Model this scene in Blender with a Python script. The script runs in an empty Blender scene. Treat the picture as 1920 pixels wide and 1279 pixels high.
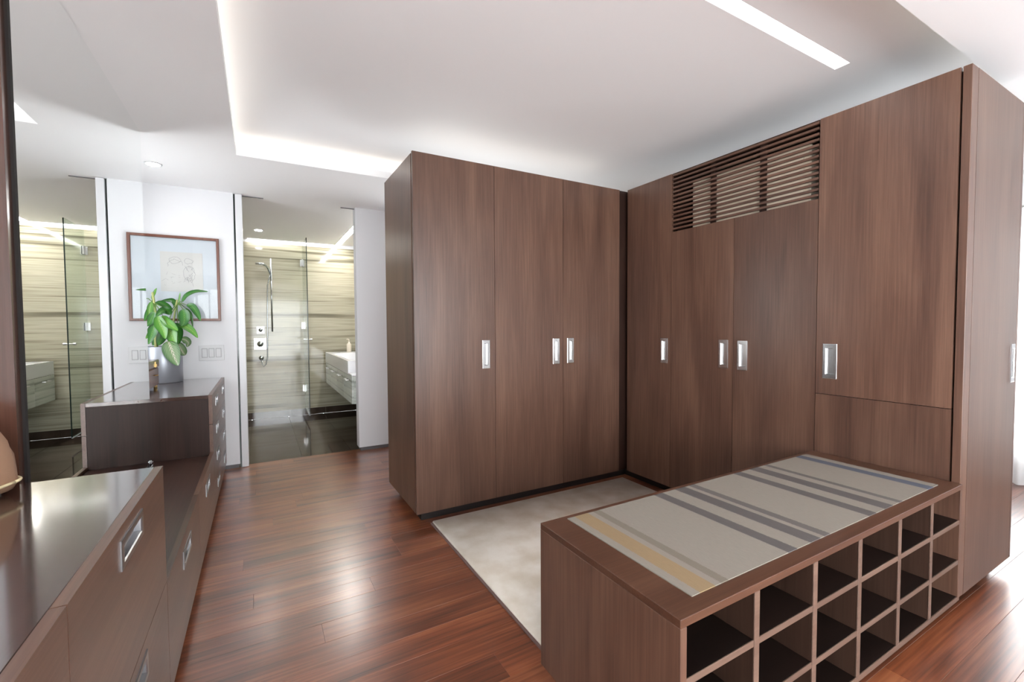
import bpy, bmesh, math, random
from mathutils import Vector, Matrix
random.seed(7)
S = bpy.context.scene
C = S.collection

# ------------------------------------------------------------------ camera
CAM_H = 1.25
YAW, PITCH, ROLL, FPX = math.radians(29.506), math.radians(-2.048), math.radians(-0.338), 837.37
_F = Vector((math.sin(YAW)*math.cos(PITCH), math.cos(YAW)*math.cos(PITCH), math.sin(PITCH)))
_R = Vector((math.cos(YAW), -math.sin(YAW), 0)); _U = _R.cross(_F)
_R2 = _R*math.cos(ROLL)+_U*math.sin(ROLL); _U2 = -_R*math.sin(ROLL)+_U*math.cos(ROLL)
cd = bpy.data.cameras.new('camera'); cam = bpy.data.objects.new('camera', cd); C.objects.link(cam)
cd.sensor_width = 36; cd.lens = FPX/1920*36; cd.clip_start = 0.02
m = Matrix((_R2, _U2, -_F)).transposed().to_4x4(); m.translation = (0, 0, CAM_H)
cam.matrix_world = m; S.camera = cam
def unp(u, v, Y):
    """photo pixel -> point on the plane y = Y (distance comes from what the thing stands on)"""
    d = _F+_R2*((u-960)/FPX)+_U2*((639.5-v)/FPX); t = Y/d.y
    return Vector((d.x*t, Y, CAM_H+d.z*t))

# ------------------------------------------------------------------ world, sun, exposure
S.view_settings.view_transform = 'Standard'; S.view_settings.look = 'None'
S.view_settings.gamma = 1; S.view_settings.use_curve_mapping = False
S.view_settings.exposure = 1.75
w = bpy.data.worlds.new('sky'); S.world = w; w.use_nodes = True
w.node_tree.nodes['Background'].inputs[0].default_value = (0.97, 0.985, 1.0, 1)
w.node_tree.nodes['Background'].inputs[1].default_value = 4.2
sd = bpy.data.lights.new('sun', 'SUN'); so = bpy.data.objects.new('sun', sd); C.objects.link(so)
sd.energy = 6.0; sd.angle = 0.009; sd.color = (1, .95, .88)
so.rotation_euler = Vector((math.cos(math.radians(66)), .16, -math.sin(math.radians(68)))).to_track_quat('-Z', 'Y').to_euler()
def portal(loc, rot, sx, sy):
    d = bpy.data.lights.new('daylight_portal', 'AREA'); d.shape = 'RECTANGLE'; d.size = sx; d.size_y = sy
    d.cycles.is_portal = True
    o = bpy.data.objects.new('daylight_portal', d); C.objects.link(o); o.location = loc; o.rotation_euler = rot
portal((1.0, -3.02, 1.11), (math.radians(90), 0, 0), 3.9, 2.1)                 # rear window, shines +Y
portal((5.12, 1.2, 1.13), (math.radians(90), 0, math.radians(90)), 1.4, 1.74)  # right window, shines -X
portal((-1.17, -1.9, 1.21), (math.radians(90), 0, math.radians(-90)), 1.9, 2.3) # added unseen left window, shines +X
portal((2.025, 4.64, 1.575), (math.radians(-90), 0, 0), .95, 1.35)              # added back window, hidden behind the wardrobe, shines -Y
portal((-1.17, 3.83, 1.48), (math.radians(90), 0, math.radians(-90)), 0.54, 0.95) # alcove window, shines +X

# ------------------------------------------------------------------ materials
def new_mat(n):
    mt = bpy.data.materials.new(n); mt.use_nodes = True
    return mt, mt.node_tree.nodes, mt.node_tree.links, mt.node_tree.nodes['Principled BSDF']
def srgb(r, g, b):
    f = lambda c: ((c/255)/12.92 if c/255 <= .04045 else ((c/255+.055)/1.055)**2.4)
    return (f(r), f(g), f(b), 1)
def plain(n, col, rough=.5, metal=0, spec=.5, bump=0, bscale=200):
    mt, N, L, B = new_mat(n)
    B.inputs['Base Color'].default_value = col; B.inputs['Roughness'].default_value = rough
    B.inputs['Metallic'].default_value = metal; B.inputs['Specular IOR Level'].default_value = spec
    if bump:
        t = N.new('ShaderNodeTexCoord'); no = N.new('ShaderNodeTexNoise'); no.inputs['Scale'].default_value = bscale
        bp = N.new('ShaderNodeBump'); bp.inputs['Strength'].default_value = bump; bp.inputs['Distance'].default_value = .002
        L.new(t.outputs['Object'], no.inputs['Vector']); L.new(no.outputs['Fac'], bp.inputs['Height']); L.new(bp.outputs[0], B.inputs['Normal'])
    return mt
def ramp(N, stops, interp='LINEAR'):
    r = N.new('ShaderNodeValToRGB'); r.color_ramp.interpolation = interp
    e = r.color_ramp.elements
    while len(e) < len(stops): e.new(.5)
    for el, (p, c) in zip(e, stops): el.position = p; el.color = c
    return r
def wood(n, axis, dark, mid, light, rough, fine=1.0, var=.10, spec=.5, coat=0, coat_r=.12, figure=1.0):
    mt, N, L, B = new_mat(n)
    t = N.new('ShaderNodeTexCoord'); oi = N.new('ShaderNodeObjectInfo')
    mul = N.new('ShaderNodeMath'); mul.operation = 'MULTIPLY'; mul.inputs[1].default_value = 37.0
    L.new(oi.outputs['Random'], mul.inputs[0])
    add = N.new('ShaderNodeVectorMath'); add.operation = 'ADD'
    L.new(t.outputs['Object'], add.inputs[0]); L.new(mul.outputs[0], add.inputs[1])
    def noise(sl, sc, det, rgh=.55, dist=0):
        mp = N.new('ShaderNodeMapping'); s = [sc, sc, sc]; s[axis] = sl; mp.inputs['Scale'].default_value = s
        no = N.new('ShaderNodeTexNoise'); no.inputs['Scale'].default_value = 1; no.inputs['Detail'].default_value = det
        no.inputs['Roughness'].default_value = rgh; no.inputs['Distortion'].default_value = dist
        L.new(add.outputs[0], mp.inputs[0]); L.new(mp.outputs[0], no.inputs['Vector']); return no
    big = noise(.9*figure, 7*figure, 3, .5, .6); fin = noise(3*fine, 130*fine, 4, .6)
    mx = N.new('ShaderNodeMath'); mx.operation = 'MULTIPLY_ADD'; mx.inputs[1].default_value = .45
    L.new(fin.outputs['Fac'], mx.inputs[0])
    m2 = N.new('ShaderNodeMath'); m2.operation = 'MULTIPLY'; m2.inputs[1].default_value = .55
    L.new(big.outputs['Fac'], m2.inputs[0]); L.new(m2.outputs[0], mx.inputs[2])
    r = ramp(N, [(.32, dark), (.5, mid), (.68, light)]); L.new(mx.outputs[0], r.inputs[0])
    hs = N.new('ShaderNodeHueSaturation')
    mr = N.new('ShaderNodeMapRange'); mr.inputs['To Min'].default_value = 1-var; mr.inputs['To Max'].default_value = 1+var
    L.new(oi.outputs['Random'], mr.inputs['Value']); L.new(mr.outputs[0], hs.inputs['Value']); L.new(r.outputs[0], hs.inputs['Color'])
    L.new(hs.outputs[0], B.inputs['Base Color'])
    B.inputs['Roughness'].default_value = rough; B.inputs['Specular IOR Level'].default_value = spec
    if coat:
        B.inputs['Coat Weight'].default_value = coat; B.inputs['Coat Roughness'].default_value = coat_r; B.inputs['Coat IOR'].default_value = 1.7
    bp = N.new('ShaderNodeBump'); bp.inputs['Strength'].default_value = .06; bp.inputs['Distance'].default_value = .001
    L.new(fin.outputs['Fac'], bp.inputs['Height']); L.new(bp.outputs[0], B.inputs['Normal'])
    return mt
WD, WM, WL = srgb(70, 48, 39), srgb(91, 65, 53), srgb(109, 81, 66)
M = {}
M['wood_z'] = wood('walnut_vertical_grain', 2, WD, WM, WL, .34)
M['wood_x'] = wood('walnut_grain_x', 0, srgb(62, 40, 30), srgb(80, 53, 40), srgb(94, 65, 50), .30)
M['wood_y'] = wood('walnut_grain_y', 1, WD, WM, WL, .30)
M['wood_top'] = wood('polished_walnut_top', 1, srgb(52, 33, 27), srgb(64, 42, 35), srgb(76, 51, 42), .2, coat=1.0, coat_r=.1)
M['wood_low'] = wood('satin_walnut_top', 1, srgb(52, 33, 27), srgb(64, 42, 35), srgb(76, 51, 42), .34)
M['wood_cubby_shade'] = wood('shaded_walnut_cubby', 2, srgb(46, 31, 25), srgb(58, 41, 33), srgb(68, 49, 40), .5, spec=.2)  # walnut darkened for the shade inside the cubbies
M['wood_edge_lit'] = wood('lit_walnut_edge', 0, srgb(84, 64, 54), srgb(98, 77, 66), srgb(110, 88, 76), .35)  # lighter walnut: light on the front edges put into the colour
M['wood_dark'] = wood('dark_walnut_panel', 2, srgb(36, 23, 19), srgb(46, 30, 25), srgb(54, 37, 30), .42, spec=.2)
M['wood_shelf_shade'] = wood('shaded_walnut_shelf', 0, srgb(16, 10, 8), srgb(22, 14, 11), srgb(28, 18, 14), .4, spec=.3)  # near-black walnut: deep cubby shade put into the shelf colour
M['plank'] = wood('glossy_walnut_floor_plank', 0, srgb(62, 30, 17), srgb(126, 68, 41), srgb(164, 102, 66), .36, fine=.6, var=.20, coat=1.0, coat_r=.24, figure=1.0)
M['black'] = plain('dark_shadow_gap', srgb(18, 13, 11), .8)
M['plinth'] = plain('black_recessed_plinth', srgb(24, 18, 16), .6)
M['chrome'] = plain('satin_chrome', (.60, .60, .60, 1), .2, 1)
M['chrome_p'] = plain('polished_chrome', (.5, .53, .56, 1), .08, 1)
M['brass'] = plain('aged_brass', srgb(196, 168, 110), .3, 1)
M['white'] = plain('white_wall_paint', srgb(216, 217, 220), .55, bump=.03)
M['ceil'] = plain('white_ceiling_paint', srgb(246, 246, 247), .7, bump=.02)
M['trim'] = plain('white_satin_trim', srgb(212, 213, 216), .3)
M['grey_base'] = plain('grey_recessed_skirting', srgb(96, 94, 96), .5)
M['mirror'] = plain('silvered_mirror', (.94, .96, .955, 1), .0, 1)
M['ceramic'] = plain('white_ceramic', srgb(243, 244, 247), .12)
M['grey_plate'] = plain('pale_grey_switch_recess', srgb(150, 151, 153), .5)
M['plate'] = plain('white_switch_plastic', srgb(200, 201, 203), .35)
M['frame_wood'] = wood('cherry_picture_frame', 2, srgb(86, 48, 35), srgb(102, 60, 45), srgb(114, 70, 52), .35)
M['post'] = wood('polished_walnut_post', 2, srgb(64, 40, 31), srgb(80, 52, 42), srgb(92, 62, 51), .22, coat=.3)
M['mat_board'] = plain('pale_blue_mat_board', srgb(190, 199, 206), .6)
M['paper'] = plain('cream_drawing_paper', srgb(194, 195, 192), .8)
M['pencil'] = plain('grey_pencil_line', srgb(150, 150, 152), .8)
M['pot'] = plain('grey_metal_planter', srgb(150, 154, 162), .32, .35)
M['soil'] = plain('dark_potting_soil', srgb(52, 40, 32), .95, bump=.6, bscale=80)
M['cane'] = plain('pale_green_cane', srgb(168, 172, 112), .6)
M['stem'] = plain('green_leaf_stalk', srgb(96, 128, 62), .5)
M['leather'] = plain('tan_fabric', srgb(150, 116, 92), .75, bump=.2, bscale=300)
M['leather_trim'] = plain('pale_yellow_trim', srgb(214, 198, 158), .6)
M['ac'] = plain('cream_air_conditioner_shell', srgb(232, 216, 196), .5)
M['box_wood'] = wood('jewellery_box_veneer', 1, srgb(92, 64, 52), srgb(116, 84, 70), srgb(132, 98, 84), .22)
M['bottle'] = plain('cream_soap_bottle', srgb(232, 222, 206), .3)
M['steel_dark'] = plain('grey_satin_steel', (.30, .30, .31, 1), .3, 1)
M['steel'] = plain('brushed_steel_hinge', (.55, .55, .54, 1), .3, 1)
M['door_white'] = plain('white_window_frame', srgb(225, 226, 228), .4)
M['facade'] = plain('pale_brick_facade', srgb(214, 212, 208), .8)
M['facade_win'] = plain('grey_facade_window', srgb(120, 128, 136), .3)
def emit(n, col, s):
    mt, N, L, B = new_mat(n); B.inputs['Base Color'].default_value = (.8, .8, .8, 1)
    B.inputs['Emission Color'].default_value = col; B.inputs['Emission Strength'].default_value = s
    return mt
M['led'] = emit('warm_led', (1, .93, .82, 1), 1.4)
M['led_bath'] = emit('bath_led', (1, .97, .92, 1), 10)
M['led_vanity'] = emit('vanity_lamp', (1, .97, .92, 1), 22)
M['bulb_bath'] = emit('bath_downlight_lamp', (1, .96, .9, 1), 60)
M['diffuser'] = emit('light_diffuser', (1, .98, .95, 1), 3.0)
M['bulb'] = emit('downlight_lamp', (1, .96, .9, 1), 30)
def glass(n, tint, refl=1.45):
    mt, N, L, B = new_mat(n); N.remove(B); out = N['Material Output']
    tr = N.new('ShaderNodeBsdfTransparent'); tr.inputs[0].default_value = tint
    gl = N.new('ShaderNodeBsdfGlossy'); gl.inputs['Roughness'].default_value = 0.0
    lw_ = N.new('ShaderNodeLayerWeight'); lw_.inputs['Blend'].default_value = .5          # Schlick reflectance, same on both faces
    pw = N.new('ShaderNodeMath'); pw.operation = 'POWER'; pw.inputs[1].default_value = 5; L.new(lw_.outputs['Facing'], pw.inputs[0])
    fr = N.new('ShaderNodeMath'); fr.operation = 'MULTIPLY_ADD'; fr.inputs[1].default_value = .9; L.new(pw.outputs[0], fr.inputs[0])
    fr.inputs[2].default_value = ((refl-1)/(refl+1))**2
    mx = N.new('ShaderNodeMixShader'); L.new(fr.outputs[0], mx.inputs[0]); L.new(tr.outputs[0], mx.inputs[1]); L.new(gl.outputs[0], mx.inputs[2])
    L.new(mx.outputs[0], out.inputs[0]); return mt
M['glass'] = glass('clear_window_glass', (.97, .98, .98, 1))
M['glass_g'] = glass('greenish_shower_glass', (.90, .95, .92, 1))
M['glass_edge'] = plain('dark_green_glass_edge', srgb(38, 50, 46), .1)
M['glass_pic'] = glass('picture_glass', (.98, .98, .98, 1), 1.3)
def stone():
    mt, N, L, B = new_mat('striped_travertine'); t = N.new('ShaderNodeTexCoord')
    def noise(sx, sz, det, dist):
        mp = N.new('ShaderNodeMapping'); mp.inputs['Scale'].default_value = (sx, sx, sz)
        no = N.new('ShaderNodeTexNoise'); no.inputs['Scale'].default_value = 1; no.inputs['Detail'].default_value = det
        no.inputs['Roughness'].default_value = .62; no.inputs['Distortion'].default_value = dist
        L.new(t.outputs['Object'], mp.inputs[0]); L.new(mp.outputs[0], no.inputs['Vector']); return no
    a = noise(.18, 6.5, 5, .10); b = noise(.45, 34, 5, .2)
    mx = N.new('ShaderNodeMath'); mx.operation = 'MULTIPLY_ADD'; mx.inputs[1].default_value = .40
    m2 = N.new('ShaderNodeMath'); m2.operation = 'MULTIPLY'; m2.inputs[1].default_value = .62
    L.new(a.outputs['Fac'], m2.inputs[0]); L.new(b.outputs['Fac'], mx.inputs[0]); L.new(m2.outputs[0], mx.inputs[2])
    r = ramp(N, [(.36, srgb(88, 84, 72)), (.43, srgb(128, 123, 106)), (.475, srgb(170, 165, 146)), (.53, srgb(188, 183, 164)), (.58, srgb(160, 155, 136)), (.66, srgb(192, 187, 168))])
    L.new(mx.outputs[0], r.inputs[0]); L.new(r.outputs[0], B.inputs['Base Color'])
    B.inputs['Roughness'].default_value = .08
    return mt
M['stone'] = stone()
def veneer():
    mt, N, L, B = new_mat('pale_striped_vanity_front'); t = N.new('ShaderNodeTexCoord')
    mp = N.new('ShaderNodeMapping'); mp.inputs['Scale'].default_value = (.6, .6, 16)
    no = N.new('ShaderNodeTexNoise'); no.inputs['Scale'].default_value = 1; no.inputs['Detail'].default_value = 5; no.inputs['Distortion'].default_value = .3
    L.new(t.outputs['Object'], mp.inputs[0]); L.new(mp.outputs[0], no.inputs['Vector'])
    r = ramp(N, [(.35, srgb(150, 156, 148)), (.5, srgb(204, 210, 202)), (.65, srgb(222, 226, 220))]); L.new(no.outputs['Fac'], r.inputs[0])
    L.new(r.outputs[0], B.inputs['Base Color']); B.inputs['Roughness'].default_value = .12; return mt
M['veneer'] = veneer()
def mottled(n, c0, c1, scale, rough, bump=0, var=.05, det=4):
    mt, N, L, B = new_mat(n); t = N.new('ShaderNodeTexCoord'); oi = N.new('ShaderNodeObjectInfo')
    add = N.new('ShaderNodeVectorMath'); add.operation = 'MULTIPLY_ADD'
    add.inputs[1].default_value = (1, 1, 1); L.new(t.outputs['Object'], add.inputs[0]); L.new(oi.outputs['Location'], add.inputs[2])
    no = N.new('ShaderNodeTexNoise'); no.inputs['Scale'].default_value = scale; no.inputs['Detail'].default_value = det
    L.new(add.outputs[0], no.inputs['Vector'])
    r = ramp(N, [(.35, c0), (.65, c1)]); L.new(no.outputs['Fac'], r.inputs[0]); L.new(r.outputs[0], B.inputs['Base Color'])
    B.inputs['Roughness'].default_value = rough
    if rough < .1: B.inputs['Specular IOR Level'].default_value = 1.0
    if bump:
        n2 = N.new('ShaderNodeTexNoise'); n2.inputs['Scale'].default_value = 260; L.new(t.outputs['Object'], n2.inputs['Vector'])
        bp = N.new('ShaderNodeBump'); bp.inputs['Strength'].default_value = bump; bp.inputs['Distance'].default_value = .004
        L.new(n2.outputs['Fac'], bp.inputs['Height']); L.new(bp.outputs[0], B.inputs['Normal'])
    return mt
M['tile'] = mottled('brown_polished_tile', srgb(56, 46, 40), srgb(74, 62, 54), 5, .07)
M['grout'] = plain('pale_grout', srgb(150, 140, 126), .8)
M['rug'] = mottled('cream_wool_pile', srgb(232, 221, 203), srgb(253, 247, 236), 6, .95, .5)
M['rug_edge'] = plain('mauve_rug_binding', srgb(128, 104, 100), .9)
def runner_mat(x0, x1):
    mt, N, L, B = new_mat('striped_woven_runner'); t = N.new('ShaderNodeTexCoord'); sx = N.new('ShaderNodeSeparateXYZ')
    L.new(t.outputs['Object'], sx.inputs[0])
    # thread jitter along the stripe edges
    mp = N.new('ShaderNodeMapping'); mp.inputs['Scale'].default_value = (6, 500, 1)
    no = N.new('ShaderNodeTexNoise'); no.inputs['Scale'].default_value = 1; no.inputs['Detail'].default_value = 2
    L.new(t.outputs['Object'], mp.inputs[0]); L.new(mp.outputs[0], no.inputs['Vector'])
    j = N.new('ShaderNodeMath'); j.operation = 'MULTIPLY_ADD'; j.inputs[1].default_value = .012; L.new(no.outputs['Fac'], j.inputs[0]); L.new(sx.outputs[0], j.inputs[2])
    xc = (x0+x1)/2
    mr = N.new('ShaderNodeMapRange'); mr.inputs['From Min'].default_value = x0-xc+.006; mr.inputs['From Max'].default_value = x1-xc+.006
    L.new(j.outputs[0], mr.inputs['Value'])
    base, gold, tan, dk, thin, blue = srgb(132, 125, 116), srgb(138, 117, 88), srgb(115, 106, 95), srgb(86, 81, 80), srgb(94, 88, 86), srgb(82, 86, 98)
    st = [(x0, base)]
    for a, b, c in ((.949, 1.007, gold), (1.033, 1.062, tan), (1.339, 1.389, dk), (1.459, 1.519, dk), (1.543, 1.578, thin), (1.840, 1.896, dk), (1.962, 2.026, dk), (2.073, 2.106, thin), (2.342, 2.396, blue)):
        st += [(a, c), (b, base)]
    r = ramp(N, [((a-x0)/(x1-x0), c) for a, c in st], 'CONSTANT'); L.new(mr.outputs[0], r.inputs[0])
    n2 = N.new('ShaderNodeTexNoise'); n2.inputs['Scale'].default_value = 1; n2.inputs['Detail'].default_value = 2
    mp2 = N.new('ShaderNodeMapping'); mp2.inputs['Scale'].default_value = (420, 40, 1); L.new(t.outputs['Object'], mp2.inputs[0]); L.new(mp2.outputs[0], n2.inputs['Vector'])
    hs = N.new('ShaderNodeHueSaturation'); mr2 = N.new('ShaderNodeMapRange'); mr2.inputs['To Min'].default_value = .86; mr2.inputs['To Max'].default_value = 1.12
    L.new(n2.outputs['Fac'], mr2.inputs['Value']); L.new(mr2.outputs[0], hs.inputs['Value']); L.new(r.outputs[0], hs.inputs['Color'])
    L.new(hs.outputs[0], B.inputs['Base Color']); B.inputs['Roughness'].default_value = .75
    bp = N.new('ShaderNodeBump'); bp.inputs['Strength'].default_value = .25; bp.inputs['Distance'].default_value = .001
    L.new(n2.outputs['Fac'], bp.inputs['Height']); L.new(bp.outputs[0], B.inputs['Normal'])
    return mt
def leaf_mat(n, c_edge, c_mid, c_rib):
    mt, N, L, B = new_mat(n); uv = N.new('ShaderNodeUVMap'); sx = N.new('ShaderNodeSeparateXYZ'); L.new(uv.outputs[0], sx.inputs[0])
    a = N.new('ShaderNodeMath'); a.operation = 'SUBTRACT'; a.inputs[1].default_value = .5; L.new(sx.outputs[0], a.inputs[0])
    ab = N.new('ShaderNodeMath'); ab.operation = 'ABSOLUTE'; L.new(a.outputs[0], ab.inputs[0])
    # side veins: stripes slanting from the midrib
    s = N.new('ShaderNodeMath'); s.operation = 'MULTIPLY_ADD'; s.inputs[1].default_value = -1.1; L.new(ab.outputs[0], s.inputs[0]); L.new(sx.outputs[1], s.inputs[2])
    wv = N.new('ShaderNodeMath'); wv.operation = 'MULTIPLY'; wv.inputs[1].default_value = 55; L.new(s.outputs[0], wv.inputs[0])
    sn = N.new('ShaderNodeMath'); sn.operation = 'SINE'; L.new(wv.outputs[0], sn.inputs[0])
    v = N.new('ShaderNodeMath'); v.operation = 'MULTIPLY_ADD'; v.inputs[1].default_value = .07; L.new(sn.outputs[0], v.inputs[0]); L.new(ab.outputs[0], v.inputs[2])
    r = ramp(N, [(.02, c_rib), (.06, c_mid), (.30, c_mid), (.42, c_edge)]); L.new(v.outputs[0], r.inputs[0]); L.new(r.outputs[0], B.inputs['Base Color'])
    B.inputs['Roughness'].default_value = .32
    return mt
M['leaf'] = leaf_mat('glossy_green_leaf', srgb(28, 74, 27), srgb(46, 102, 37), srgb(90, 130, 62))
M['leaf2'] = leaf_mat('bright_green_leaf', srgb(46, 104, 28), srgb(76, 130, 42), srgb(122, 156, 78))
M['leaf3'] = leaf_mat('variegated_leaf', srgb(52, 90, 44), srgb(98, 124, 82), srgb(182, 174, 160))

# ------------------------------------------------------------------ helpers
WL_ = {}
def reg(o, parent, wloc):
    C.objects.link(o); wloc = Vector(wloc)
    if parent is not None:
        o.parent = parent; o.location = wloc-WL_[parent.name]
    else: o.location = wloc
    WL_[o.name] = wloc
    return o
def tag(o, label=None, cat=None, group=None, kind=None):
    for k, v in (('label', label), ('category', cat), ('group', group), ('kind', kind)):
        if v: o[k] = v
    return o
def thing(name, label, cat, loc, group=None):
    o = bpy.data.objects.new(name, None); o.empty_display_size = .1
    reg(o, None, loc); return tag(o, label, cat, group)
def mesh_obj(name, bm, mat, parent, wloc, smooth=False):
    me = bpy.data.meshes.new(name); bmesh.ops.recalc_face_normals(bm, faces=bm.faces); bm.to_mesh(me); bm.free()
    for mt in (mat if isinstance(mat, (list, tuple)) else [mat]): me.materials.append(mt)
    if smooth:
        for p in me.polygons: p.use_smooth = True
    return reg(bpy.data.objects.new(name, me), parent, wloc)
def add_box(bm, x0, x1, y0, y1, z0, z1):
    v = [bm.verts.new((x, y, z)) for x in (x0, x1) for y in (y0, y1) for z in (z0, z1)]
    fs = [(0, 1, 3, 2), (4, 6, 7, 5), (0, 4, 5, 1), (2, 3, 7, 6), (0, 2, 6, 4), (1, 5, 7, 3)]
    return [bm.faces.new([v[i] for i in f]) for f in fs]
def box(name, x0, x1, y0, y1, z0, z1, mat, parent=None, bevel=0):
    c = Vector(((x0+x1)/2, (y0+y1)/2, (z0+z1)/2)); bm = bmesh.new()
    add_box(bm, x0-c.x, x1-c.x, y0-c.y, y1-c.y, z0-c.z, z1-c.z)
    if bevel: bmesh.ops.bevel(bm, geom=bm.edges[:], offset=bevel, segments=1, affect='EDGES')
    return mesh_obj(name, bm, mat, parent, c)
def boxes(name, lst, mat, parent=None, origin=None):
    """one solid piece made of several blocks (walls with openings, frames)"""
    c = Vector(origin) if origin else Vector(((lst[0][0]+lst[0][1])/2, (lst[0][2]+lst[0][3])/2, (lst[0][4]+lst[0][5])/2))
    bm = bmesh.new()
    for b in lst: add_box(bm, b[0]-c.x, b[1]-c.x, b[2]-c.y, b[3]-c.y, b[4]-c.z, b[5]-c.z)
    return mesh_obj(name, bm, mat, parent, c)
def tube(bm, pts, r, seg=10, cap=True):
    pts = [Vector(p) for p in pts]; rings = []
    rr = r if isinstance(r, (list, tuple)) else [r]*len(pts)
    up = None
    for i, p in enumerate(pts):
        d = (pts[min(i+1, len(pts)-1)]-pts[max(i-1, 0)]).normalized()
        if up is None: up = d.orthogonal().normalized()
        up = (up-d*up.dot(d)); up = up.normalized() if up.length > 1e-5 else d.orthogonal().normalized()
        s = d.cross(up)
        rings.append([bm.verts.new(p+(up*math.cos(2*math.pi*k/seg)+s*math.sin(2*math.pi*k/seg))*rr[i]) for k in range(seg)])
    for a, b in zip(rings, rings[1:]):
        for k in range(seg): bm.faces.new((a[k], a[(k+1) % seg], b[(k+1) % seg], b[k]))
    if cap: bm.faces.new(rings[0]); bm.faces.new(rings[-1])
def lathe(bm, prof, seg=32, cx=0, cy=0):
    rings = [[bm.verts.new((cx+r*math.cos(2*math.pi*k/seg), cy+r*math.sin(2*math.pi*k/seg), z)) for k in range(seg)] for r, z in prof]
    for a, b in zip(rings, rings[1:]):
        for k in range(seg): bm.faces.new((a[k], a[(k+1) % seg], b[(k+1) % seg], b[k]))
    bm.faces.new(rings[0]); bm.faces.new(rings[-1])

# A flat front (door or drawer) with a cut-out for its flush pull.  u = horizontal axis, v = z, n = outward normal
def to3(front, u, v, d):
    ax, pos, sg = front          # ax 'x' -> plane x = pos, u is y ; ax 'y' -> plane y = pos, u is x ; d = distance outward
    return Vector((pos+sg*d, u, v)) if ax == 'x' else Vector((u, pos+sg*d, v))
def door_front(name, front, u0, u1, v0, v1, th, mat, parent, hole=None):
    c = to3(front, (u0+u1)/2, (v0+v1)/2, -th/2); bm = bmesh.new()
    if hole:
        us = [u0, hole[0], hole[1], u1]; vs = [v0, hole[2], hole[3], v1]
    else: us = [u0, u1]; vs = [v0, v1]
    G = {}
    for k, d in enumerate((0, -th)):
        for i, uu in enumerate(us):
            for j, vv in enumerate(vs): G[k, i, j] = bm.verts.new(to3(front, uu, vv, d)-c)
    nu, nv = len(us)-1, len(vs)-1
    for k in (0, 1):
        for i in range(nu):
            for j in range(nv):
                if hole and i == 1 and j == 1: continue
                bm.faces.new((G[k, i, j], G[k, i+1, j], G[k, i+1, j+1], G[k, i, j+1]))
    for i in range(nu):
        for j in (0, nv): bm.faces.new((G[0, i, j], G[0, i+1, j], G[1, i+1, j], G[1, i, j]))
    for j in range(nv):
        for i in (0, nu): bm.faces.new((G[0, i, j], G[0, i, j+1], G[1, i, j+1], G[1, i, j]))
    if hole:
        for a, b in (((1, 1), (2, 1)), ((2, 1), (2, 2)), ((2, 2), (1, 2)), ((1, 2), (1, 1))):
            bm.faces.new((G[(0,)+a], G[(0,)+b], G[(1,)+b], G[(1,)+a]))
    return mesh_obj(name, bm, mat, parent, c)
def pull(front, hu0, hu1, hv0, hv1, parent, rim_u=.012, rim_v=.02, depth=.013, mat='chrome'):
    """flush recessed pull: rim plate with a sunk cup"""
    c = to3(front, (hu0+hu1)/2, (hv0+hv1)/2, 0); bm = bmesh.new()
    def ring(a, b, e, f, d): return [bm.verts.new(to3(front, u, v, d)-c) for u, v in ((a, e), (b, e), (b, f), (a, f))]
    r = [ring(hu0, hu1, hv0, hv1, .0002), ring(hu0, hu1, hv0, hv1, .003), ring(hu0+.002, hu1-.002, hv0+.002, hv1-.002, .004),
         ring(hu0+rim_u, hu1-rim_u, hv0+rim_v, hv1-rim_v, .004),
         ring(hu0+rim_u+.002, hu1-rim_u-.002, hv0+rim_v+.002, hv1-rim_v-.002, .001),
         ring(hu0+rim_u+.003, hu1-rim_u-.003, hv0+rim_v+.003, hv1-rim_v-.003, -depth)]
    for a, b in zip(r, r[1:]):
        for k in range(4): bm.faces.new((a[k], a[(k+1) % 4], b[(k+1) % 4], b[k]))
    bm.faces.new(r[-1])
    return mesh_obj('handle', bm, M[mat], parent, c)
def door(name, front, u0, u1, v0, v1, th, mat, parent, hnd=None, rim=(.013, .022), metal='chrome'):
    """hnd = (hu0, hu1, hv0, hv1) outer size of its pull"""
    hole = (hnd[0]+rim[0]-.001, hnd[1]-rim[0]+.001, hnd[2]+rim[1]-.001, hnd[3]-rim[1]+.001) if hnd else None
    d = door_front(name, front, u0, u1, v0, v1, th, mat, parent, hole)
    if hnd: pull(front, *hnd, d, rim[0], rim[1], mat=metal)
    return d

# ------------------------------------------------------------------ structure
ZS, ZT, YB = 2.409, 2.55, 4.60          # soffit, tray, back wall
XL, XR, YF = -1.15, 5.10, -3.0
# wood floor: a sub-floor that carries every plank
fl = box('floor', XL, XR, YF, YB+.06, -.06, -.012, M['black']); tag(fl, kind='structure')
PW = .128; plank_mesh = {}
def plank_data(L):
    key = round(L, 2)
    if key not in plank_mesh:
        bm = bmesh.new(); add_box(bm, -key/2+.0003, key/2-.0003, -PW/2+.0003, PW/2-.0003, -.012, 0)
        bmesh.ops.recalc_face_normals(bm, faces=bm.faces)
        top = [e for e in bm.edges if all(abs(v.co.z) < 1e-6 for v in e.verts)]
        bmesh.ops.bevel(bm, geom=top, offset=.0005, segments=1, affect='EDGES')
        me = bpy.data.meshes.new('plank'); bm.to_mesh(me); bm.free(); me.materials.append(M['plank']); plank_mesh[key] = me
    return plank_mesh[key], key
y = YF+PW/2; row = 0
while y < YB+.06:
    x = XL-[0, .9, .45, 1.3, .2, .7][row % 6]
    while x < XR:
        L = random.choice((1.2, 1.5, 1.8, 2.1)); a, b = max(x, XL), min(x+L, XR)
        if b-a > .04:
            me, k = plank_data(b-a)
            reg(bpy.data.objects.new('plank', me), fl, ((a+b)/2, y, 0))
        x += L
    y += PW; row += 1
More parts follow.
